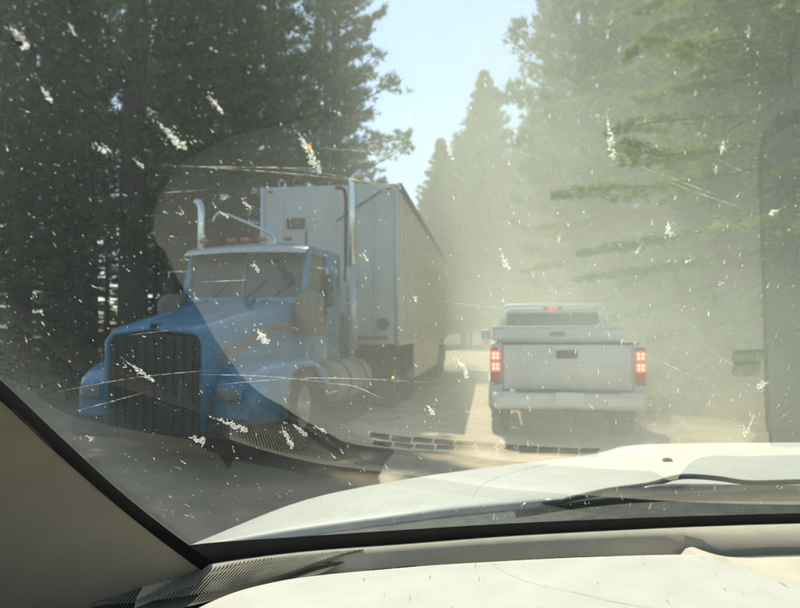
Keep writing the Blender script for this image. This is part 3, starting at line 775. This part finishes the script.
# bed sides
for sx in (-1, 1):
    rows = []
    for y, k in ((0.0, .965), (.06, .985), (.5, 1.0), (1.2, 1.0), (2.05, 1.0)):
        rows.append([Vector((sx*HW*(k-.10), y, 1.30)), Vector((sx*HW*(k-.085), y, 1.335)), Vector((sx*HW*(k-.03), y, 1.335)), Vector((sx*HW*k, y, 1.29)), Vector((sx*HW*(k+.012), y, 1.05)), Vector((sx*HW*(k+.012), y, .82)), Vector((sx*HW*(k-.01), y, .58))])
    mb = MB(); mb.grid(rows)
    # rear corner post facing us
    mb.box((sx*.915, .035, .96), (.16, .06, .72), ch=.02)
    bs = mb.build('bed_side', M['pick_white'], pk)
    # wheel arch lip
    MB().tube([Vector((sx*1.015, 1.05 + .47*math.cos(t), .40 + .47*math.sin(t))) for t in np.linspace(0, math.pi, 12)], .022, 6).build('wheel_arch', M['pick_white'], bs)
    tl = MB().box((sx*.928, -.005, 1.02), (.135, .05, .50), ch=.02).build('tail_light', M['lens_off'], pk)
    for z in (1.155, 1.01):
        ln = MB().box((sx*.928, -.034, z), (.115, .02, .118), ch=.008).build('brake_light', M['brake'], tl)
        mb = MB()
        for i in range(2):
            for j in range(2): mb.box((sx*.928 + (i-.5)*.05, -.046, z + (j-.5)*.05), (.024, .006, .028))
        mb.build('led_array', M['led'], tl)
    wheel('wheel', sx*.86, 1.05, .40, .27, pk, sx); wheel('wheel', sx*.86, 4.75, .40, .27, pk, sx)
    # cab door with window, mirror
    mb = MB(); mb.box((sx*.955, 3.05, .95), (.07, 1.9, .72), ch=.03); d = mb.build('door', M['pick_white'], pk)
    mb = MB(); mb.grid([[(sx*.90, 2.30, 1.34), (sx*.90, 3.9, 1.34)], [(sx*.77, 2.42, 1.80), (sx*.77, 3.3, 1.80)]]); mb.build('window', M['pick_glass'], d)
    mb = MB(); mb.box((sx*1.12, 3.75, 1.42), (.18, .10, .20), ch=.03); mb.tube([(sx*.95, 3.75, 1.35), (sx*1.12, 3.75, 1.38)], .025, 6); mb.build('mirror', M['plate'], pk)
    mb = MB(); mb.box((sx*.95, 5.0, .95), (.12, 1.3, .5), ch=.05); mb.build('front_fender', M['pick_white'], pk)
tg = MB().box((0, .02, 1.005), (1.66, .06, .60), ch=.02).build('tailgate', M['pick_white'], pk)
MB().box((0, .025, 1.322), (1.70, .08, .035), ch=.012).build('tailgate_cap', M['dull_black'], tg)
MB().box((0, -.018, 1.175), (.27, .03, .105), ch=.015).build('tailgate_handle', M['dull_black'], tg)
MB().box((0, -.012, .95), (1.30, .012, .16), ch=.004).build('tailgate_panel', M['pick_white'], tg)
bp = MB().box((0, -.06, .575), (1.96, .20, .22), ch=.05).build('bumper', M['pick_white'], pk)
MB().box((0, -.075, .695), (1.3, .15, .025), ch=.01).build('bumper_step', M['dull_black'], bp)
MB().box((.02, -.168, .60), (.36, .015, .17), ch=.004).build('licence_plate', M['plate'], bp)
for sx in (-1, 1): MB().box((sx*.70, -.165, .57), (.42, .012, .11), ch=.004).build('bumper_reflection', M['plate'], bp)  # pale boxes shaped as the bright reflections on the bumper
MB().box((0, -.10, .42), (.10, .22, .09), ch=.015).build('hitch', M['chassis'], bp)
mb = MB(); mb.box((0, 2.6, .50), (1.2, 5.2, .16)); mb.lathe((0, 1.05, .42), (1,0,0), [(-.8, .05), (.8, .05)], 10); mb.build('chassis', M['chassis'], pk)
MB().box((0, 1.05, .78), (1.62, 2.0, .05)).build('bed_floor', M['dull_black'], pk)
# cab: rear wall with window opening, roof
mb = MB(); rows = []
for y, z, k in ((2.16, 1.80, .735), (2.22, 1.865, .75), (2.6, 1.90, .77), (3.3, 1.90, .77), (3.6, 1.86, .75), (4.35, 1.36, .86)):
    rows.append([Vector((k*t, y, z - .05*abs(t)**3)) for t in np.linspace(-1, 1, 11)])
mb.grid(rows[:5]); roof = mb.build('roof', M['pick_white'], pk)
mb = MB(); mb.box((0, 2.14, 1.03), (1.86, .06, .62), ch=.02)
mb.box((0, 2.155, 1.825), (1.46, .06, .09), ch=.02)
for sx in (-1, 1): mb.tube([(sx*.87, 2.13, 1.32), (sx*.75, 2.16, 1.82)], .06, 6); mb.tube([(sx*.88, 4.35, 1.33), (sx*.76, 3.5, 1.83)], .05, 6); mb.tube([(sx*.90, 3.05, 1.33), (sx*.78, 3.05, 1.83)], .045, 6)
mb.build('cab', M['pick_white'], pk)
mb = MB(); mb.grid([[(-.82, 2.15, 1.33), (.82, 2.15, 1.33)], [(-.70, 2.17, 1.80), (.70, 2.17, 1.80)]]); mb.build('rear_window', M['pick_glass'], pk)
mb = MB(); mb.grid([[(-.84, 4.33, 1.36), (.84, 4.33, 1.36)], [(-.72, 3.58, 1.83), (.72, 3.58, 1.83)]]); mb.build('windshield', M['pick_glass'], pk)
MB().box((0, 4.95, 1.10), (1.8, 1.3, .22), ch=.08).build('hood', M['pick_white'], pk)
tb = MB().box((0, 2.13, 1.868), (.30, .05, .05), ch=.012).build('third_brake_light', M['lens_off'], pk)
for x in (-.055, 0, .055): MB().box((x, 2.10, 1.868), (.048, .02, .036), ch=.006).build('brake_lens', M['brake'], tb)
bx = MB().box((0, 1.62, 1.435), (1.96, .55, .19), ch=.025).build('toolbox', M['plate'], pk)
MB().box((0, 1.62, 1.545), (2.0, .58, .03), ch=.01).build('lid', M['plate'], bx)
MB().box((0, 1.335, 1.44), (.22, .02, .07), ch=.01).build('latch', M['stripe'], bx)
hr = MB(); hr.tube([(-.93, 1.98, 1.33), (-.80, 2.02, 1.86), (-.74, 2.02, 1.90), (.74, 2.02, 1.90), (.80, 2.02, 1.86), (.93, 1.98, 1.33)], .03, 8); hr.build('headache_rack', M['plate'], pk)

# ------------------------------------------------------------------ conifers
def norm(v): return v / np.maximum(np.linalg.norm(v, axis=-1, keepdims=True), 1e-9)
def blades(C, D, k, L, w, rs, spread):
    n = len(C); C = np.repeat(C, k, 0); D = np.repeat(D, k, 0)
    d = norm(D + rs.randn(n*k, 3)*spread); s = norm(np.cross(d, rs.randn(n*k, 3)))
    ln = L*(.6 + .7*rs.rand(n*k, 1)); C = C + rs.randn(n*k, 3)*L*.18
    v = np.empty((n*k, 3, 3)); v[:,0] = C - s*w; v[:,1] = C + s*w; v[:,2] = C + d*ln
    return v.reshape(-1, 3)

def conifer(seed, H, cb, Rmax, kind, n_br, per, k, L, w, lean=.0, droop=.25, taper=.62):
    """returns (trunk MB, foliage vertices). kind 'pine' has tufted upturned limbs, 'fir' flat drooping sprays"""
    rs = np.random.RandomState(seed); tb_ = MB()
    r0 = H*.0125 + .06
    path = [Vector((lean*H*(i/9)**1.5 + .03*math.sin(i*1.7+seed), .03*math.cos(i*2.1+seed), H*i/9 - .3)) for i in range(10)]
    tb_.tube(path, [r0*(1 - i/9.6) for i in range(10)], 9)
    C, D = [], []
    def trunk_at(h): t = np.clip(h/H, 0, 1)*9; i = min(int(t), 8); q = path[i].lerp(path[i+1], t-i); return np.array(q)
    for b in range(n_br):
        s = (b + rs.rand())/n_br; s = s**.9
        h = cb + (H*.985 - cb)*s
        if kind == 'pine': prof = (1-s)**taper*(.55+.45*min(1, s*4)) ; lo = .45
        else: prof = (1-s)**.85; lo = .75
        Lb = Rmax*prof*(lo + (1.1-lo)*rs.rand()) + .25
        az = b*2.399 + rs.randn()*.3
        el = (.10 + .5*s + rs.randn()*.12) if kind == 'pine' else (-droop*(1-s) + .35*s + rs.randn()*.08)
        o = trunk_at(h); dh = np.array((math.cos(az), math.sin(az), 0)); npts = 5; pts = []
        for i in range(npts):
            u = i/(npts-1)
            z = math.sin(el)*Lb*u + (.12*Lb*u*u if kind == 'pine' else -.10*Lb*u*u*(1-s) + .05*Lb*u**3)
            pts.append(o + dh*Lb*u*math.cos(el) + np.array((0,0,z)) + rs.randn(3)*.03*Lb*u)
        rb = max(.012, r0*.22*(Lb/Rmax))
        tb_.tube([Vector(p) for p in pts], [rb*(1-.8*i/(npts-1)) for i in range(npts)], 4, False)
        P = np.array(pts); sd_ = np.array((-dh[1], dh[0], 0))
        m = max(4, int(per*(.3 + .7*Lb/Rmax)))
        if kind == 'pine':
            u = 1 - rs.rand(m)**1.3*.78
            q = np.stack([np.interp(u*(npts-1), np.arange(npts), P[:,j]) for j in range(3)], 1)
            spreadr = Lb*.20*(1.15-u*.55)
            q = q + sd_*(rs.randn(m)*spreadr)[:,None] + np.array((0,0,1))*(rs.rand(m)*.5 - .1)[:,None]*spreadr[:,None]*1.2
            C.append(q); D.append(np.tile(dh*.5 + np.array((0,0,.55)), (m,1)) + rs.randn(m,3)*.25)
        else:
            u = .12 + .88*rs.rand(m); side = np.where(rs.rand(m) > .5, 1, -1)
            q = np.stack([np.interp(u*(npts-1), np.arange(npts), P[:,j]) for j in range(3)], 1)
            tw = Lb*.30*(1.05-u)**.7*rs.rand(m)**.8
            tdir = dh*.75 + np.outer(side, sd_)*.8
            q = q + tdir*tw[:,None] + np.array((0,0,-1))*(tw*tw*.25)[:,None] + rs.randn(m,3)*.02
            dd = tdir*.9 + np.array((0,0,-.12)); C.append(q); D.append(dd)
    C = np.concatenate(C); D = np.concatenate(D)
    V = blades(C, norm(D), k, L, w, rs, .55 if kind == 'pine' else .33)
    return tb_, V
def proto(name, bark, leaf, *args, **kw):
    tb_, V = conifer(*args, **kw)
    return tb_.mesh('trunk', M[bark]), tri_mesh('crown', V, M[leaf])
PROTO = {
    'pine_near': proto('p', 'bark', 'pine', 3, 25, 3.5, 4.5, 'pine', 135, 66, 13, .27, .022),
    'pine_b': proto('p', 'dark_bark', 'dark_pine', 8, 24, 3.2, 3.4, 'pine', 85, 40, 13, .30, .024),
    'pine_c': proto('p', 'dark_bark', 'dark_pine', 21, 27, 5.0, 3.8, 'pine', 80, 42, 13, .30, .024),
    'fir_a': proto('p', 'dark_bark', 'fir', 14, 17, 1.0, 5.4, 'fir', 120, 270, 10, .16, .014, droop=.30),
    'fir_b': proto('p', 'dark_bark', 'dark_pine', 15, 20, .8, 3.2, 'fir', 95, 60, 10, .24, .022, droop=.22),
    'far': proto('p', 'bark', 'pine', 31, 26, 2.0, 9.0, 'pine', 230, 75, 9, .45, .036, taper=.98),
}
def tree(name, kind, x, y, s, rz, label, group=None, tilt=(0,0)):
    o = empty(name, (x, y, float(ground_z(x, y)) - .05), rz); o.scale = (s, s, s); o.rotation_euler = (tilt[0], tilt[1], rz)
    t, c = PROTO[kind]; link('trunk', t, o); link('crown', c, o)
    tag(o, label, 'tree', group); return o

# trees one can tell apart
tree('pine_tree', 'pine_near', -3.3, 33, 1.06, .4, 'tall pine rising behind the trailer, its ragged edge against the sky')
tree('pine_tree', 'far', 8.2, 62, 1.04, 1.1, 'pointed pine standing alone in the sky gap at the road end')
tree('pine_tree', 'far', 4.2, 66, .84, 2.3, 'shorter pine just left of the pointed pine at the road end')
tree('pine_tree', 'pine_near', 7.8, 27, 1.06, 2.6, 'tall sunlit pine on the right edge of the sky gap')
tree('fir_tree', 'fir_a', 7.9, 13.2, 1.0, .9, 'fir with long light green drooping boughs reaching over the pickup')
tree('fir_tree', 'fir_a', 10.0, 20.6, 1.15, 2.2, 'green fir between the sky gap pine and the boughs over the pickup')
tree('fir_tree', 'fir_a', 10.9, 25.5, 1.3, 5.0, 'hazy green fir farther along, just right of the sky gap pine')
tree('pine_tree', 'far', 14.2, 63, .98, .2, 'distant pine filling the gap right of the pointed pine')
tree('fir_tree', 'fir_a', 11.6, 16.5, 1.25, 3.6, 'large fir behind the drooping boughs, upper right')
tree('pine_tree', 'pine_near', 12.4, 50, 1.25, 1.2, 'second tall hazy pine just right of the sky gap, behind the first')
tree('pine_tree', 'pine_near', 12.6, 25, .95, 4.2, 'broad hazy pine between the sky gap pine and the large fir')
tree('pine_tree', 'pine_b', -6.2, 15.0, 1.03, 2.2, 'nearest dark pine standing right behind the blue truck hood')
SHADE, DEEP, DUSTY, FAR = 'shaded trees behind the truck', 'deep forest trees left of the road', 'dusty trees right of the road', 'distant trees at the road end'
TREES = [
    ('pine_b', -5.8, 17.5, .94, 1.0, 'dark pine whose crown fills the sky above the blue truck cab', SHADE),
    ('pine_c', -9.2, 19.0, .86, 3.1, 'dark pine with low boughs at the left, beyond the truck grille', SHADE),
    ('pine_b', -4.9, 19.4, 1.0, 4.4, 'dark pine just left of the trailer front, above the roof marker lights', SHADE),
    ('pine_b', -10.0, 15.1, .82, .3, 'dark pine filling the upper left corner of the windshield', SHADE),
    ('pine_c', -5.1, 25.5, .87, 2.0, 'dark pine directly above the front edge of the pale trailer', SHADE),
    ('pine_c', -11.7, 20.0, .94, 5.2, 'dark pine near the left edge, second trunk from the windshield pillar', SHADE),
    ('fir_b', -11.9, 17.4, .79, 1.7, 'low dark fir at the left edge just above the windshield pillar', SHADE),
    ('pine_c', -13.2, 25.7, .84, 2.9, 'slim dark pine between the left edge trees and the truck hood', SHADE),
    ('pine_c', -5.5, 28.2, .84, .9, 'dark pine behind the taller exhaust stack of the truck', SHADE),
    ('fir_b', -8.2, 23.5, .88, 3.9, 'dark fir rising behind the shorter exhaust stack of the truck', SHADE),
    ('fir_b', -14.5, 27.7, .90, 4.8, 'conifer in the dim understory left of the truck hood', 'dim understory conifers at the left'),
    ('fir_b', -14.5, 22.8, .89, .5, 'conifer in the dim understory left of the truck hood', 'dim understory conifers at the left'),
    ('pine_c', -11.4, 23.9, .82, 2.4, 'conifer in the dim understory left of the truck hood', 'dim understory conifers at the left'),
    ('fir_b', -17.0, 27.1, .93, 1.2, 'conifer in the dim understory left of the truck hood', 'dim understory conifers at the left'),
    ('pine_b', -16.9, 31.5, .85, 3.3, 'conifer in the dim understory left of the truck hood', 'dim understory conifers at the left'),
    ('pine_c', -7.9, 25.8, .86, 5.5, 'pine glimpsed through the crowns above the truck cab', DEEP),
    ('pine_c', -7.3, 29.6, .93, .2, 'pine glimpsed through the crowns above the truck cab', DEEP),
    ('pine_b', -7.9, 31.8, .78, 2.7, 'pine glimpsed through the crowns above the truck cab', DEEP),
    ('fir_b', -9.8, 27.6, .77, 4.1, 'small fir seen low between trunks behind the truck hood', 'small firs behind the truck hood'),
    ('fir_b', -11.0, 31.8, .84, 1.4, 'small fir seen low between trunks behind the truck hood', 'small firs behind the truck hood'),
    ('pine_b', -19.6, 36.2, .98, .8, 'dim tree deep in the forest at the far left', 'deep trees at the far left'),
    ('pine_c', -20.4, 30.7, .97, 2.2, 'dim tree deep in the forest at the far left', 'deep trees at the far left'),
    ('fir_b', -22.4, 38.2, 1.10, 3.0, 'dim tree deep in the forest at the far left', 'deep trees at the far left'),
    ('pine_b', -15.1, 42.9, 1.05, 5.0, 'dim tree deep in the forest at the far left', 'deep trees at the far left'),
    ('fir_b', -13.0, 36.0, .9, .0, 'dim tree deep in the forest at the far left', 'deep trees at the far left'),
    ('pine_b', -4.4, 37.4, 1.02, 3.6, 'pine behind the ragged pine, beside the trailer roof edge', None),
    ('pine_b', -4.1, 46.1, .96, 1.9, 'thin hazy pine at the left rim of the sky gap', None),
    ('fir_a', 12.6, 31.2, .90, 2.5, 'hazy fir seen between the sky gap pine and the drooping boughs', DUSTY),
    ('pine_near', 13.2, 22.1, .93, .7, 'hazy pine at the top right, behind the large fir', DUSTY),
    ('pine_near', 12.9, 39.1, .87, 3.2, 'faint pine in the dust right of the sky gap', DUSTY),
    ('pine_near', 14.6, 33.4, .84, 5.1, 'faint pine in the dust right of the sky gap', DUSTY),
    ('fir_a', 16.3, 30.8, .84, 1.1, 'faint conifer low in the dust behind the drooping boughs', 'faint conifers behind the boughs'),
    ('pine_near', 14.7, 28.6, .95, 4.6, 'faint conifer low in the dust behind the drooping boughs', 'faint conifers behind the boughs'),
    ('fir_a', 18.2, 36.0, .99, 2.8, 'faint conifer low in the dust behind the drooping boughs', 'faint conifers behind the boughs'),
    ('pine_near', 18.6, 30.4, .97, .4, 'faint conifer low in the dust behind the drooping boughs', 'faint conifers behind the boughs'),
    ('pine_c', 16.4, 24.4, .91, 2.1, 'faint conifer low in the dust behind the drooping boughs', 'faint conifers behind the boughs'),
    ('far', 3.1, 60.4, .65, .6, 'low distant pine beside the far end of the trailer', None),
    ('far', 6.2, 63.5, .80, 3.0, 'distant pine leaning into the left flank of the pointed pine', None),
    ('far', 10.9, 60.5, .74, 4.0, 'distant pine overlapping the right flank of the pointed pine', None),
    ('far', 9.9, 66.8, .69, 2.0, 'small distant pine tucked against the right side of the pointed pine', None),
    ('fir_b', -8.4, 16.6, .34, .4, 'young fir filling the gap between trunks behind the truck hood', 'young firs under the dark pines'),
    ('fir_b', -7.3, 19.2, .38, 1.4, 'young fir filling the gap between trunks behind the truck hood', 'young firs under the dark pines'),
    ('fir_b', -9.9, 22.0, .42, 2.4, 'young fir filling the gap between trunks behind the truck hood', 'young firs under the dark pines'),
    ('fir_b', -6.9, 22.6, .40, 3.4, 'young fir filling the gap between trunks behind the truck hood', 'young firs under the dark pines'),
    ('fir_b', -11.8, 24.8, .45, 4.4, 'young fir filling the gap between trunks behind the truck hood', 'young firs under the dark pines'),
    ('fir_b', -13.0, 21.6, .40, 5.4, 'young fir filling the gap between trunks behind the truck hood', 'young firs under the dark pines'),
    ('fir_b', -9.3, 29.5, .55, .9, 'young fir filling the gap between trunks behind the truck hood', 'young firs under the dark pines'),
] + [(k, x, y, sc, rz, 'pale distant conifer low in the row closing the road end', FAR) for k, x, y, sc, rz in (
    ('far', 21.9, 78.2, .68, 1.), ('far', 25.1, 74.4, .79, 2.), ('far', 20.6, 68.1, .68, 3.), ('pine_c', 17.7, 92., .76, 4.), ('far', 12.3, 78., .71, 5.),
    ('far', 8.3, 76.7, .69, 6.), ('pine_c', 16.3, 85.9, .79, .5), ('far', 8.1, 81.1, .72, 1.5), ('pine_c', 20.8, 83.2, .77, 2.5), ('pine_c', 10.9, 70.7, .64, 3.5), ('far', 3.2, 77.8, .72, 4.5), ('far', 14.6, 67.5, .66, 5.5))]
rs = np.random.RandomState(42)
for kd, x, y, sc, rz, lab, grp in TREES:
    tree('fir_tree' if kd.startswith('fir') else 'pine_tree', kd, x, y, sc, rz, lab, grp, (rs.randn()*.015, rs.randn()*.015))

# ------------------------------------------------------------------ dust in the air
hz = MB().box((0, 48, 15.5), (150, 124, 34)).build('haze', None); tag(hz, kind='stuff')
def volume_mat(name, color, density, aniso):
    m = bpy.data.materials.new(name); m.use_nodes = True; n = m.node_tree.nodes; l = m.node_tree.links
    n.remove(n['Principled BSDF']); v = n.new('ShaderNodeVolumePrincipled')
    v.inputs['Color'].default_value = (*color, 1); v.inputs['Density'].default_value = density; v.inputs['Anisotropy'].default_value = aniso
    l.new(v.outputs[0], n['Material Output'].inputs['Volume']); return m, v
hm, _ = volume_mat('haze_air', (.91, .93, .84), .0035, .35)
hz.data.materials.append(hm)
# the dust the pickup throws up: a soft cloud hanging over the right half of the road
def dust(name, loc, rad, rz, density, power=1.0):
    bm = bmesh.new(); bmesh.ops.create_icosphere(bm, subdivisions=3, radius=1.0); me = bpy.data.meshes.new(name); bm.to_mesh(me); bm.free()
    o = link(name, me); o.location = loc; o.scale = rad; o.rotation_euler = (0, 0, rz); tag(o, kind='stuff')
    m, v = volume_mat(name, (.91, .93, .81), density, .35); n = m.node_tree.nodes; l = m.node_tree.links
    tc = n.new('ShaderNodeTexCoord'); ln = n.new('ShaderNodeVectorMath'); ln.operation = 'LENGTH'; l.new(tc.outputs['Object'], ln.inputs[0])
    mr = n.new('ShaderNodeMapRange'); mr.interpolation_type = 'SMOOTHSTEP'; mr.inputs[1].default_value = 1.0; mr.inputs[2].default_value = .15; mr.inputs[3].default_value = 0; mr.inputs[4].default_value = density
    l.new(ln.outputs['Value'], mr.inputs[0])
    ns = n.new('ShaderNodeTexNoise'); ns.inputs['Scale'].default_value = 2.6; ns.inputs['Detail'].default_value = 2; l.new(tc.outputs['Object'], ns.inputs['Vector'])
    m2 = n.new('ShaderNodeMapRange'); m2.inputs[1].default_value = .3; m2.inputs[2].default_value = .7; m2.inputs[3].default_value = .45; m2.inputs[4].default_value = 1.5; l.new(ns.outputs[0], m2.inputs[0])
    mu = n.new('ShaderNodeMath'); mu.operation = 'MULTIPLY'; l.new(mr.outputs[0], mu.inputs[0]); l.new(m2.outputs[0], mu.inputs[1]); l.new(mu.outputs[0], v.inputs['Density'])
    me.materials.append(m); return o
dust('dust_cloud', (6.0, 18.5, 2.0), (10, 17, 13), R(-8), .053)
dust('dust_cloud', (3.9, 9.6, .4), (4.0, 5.0, 3.6), R(-8), .18)
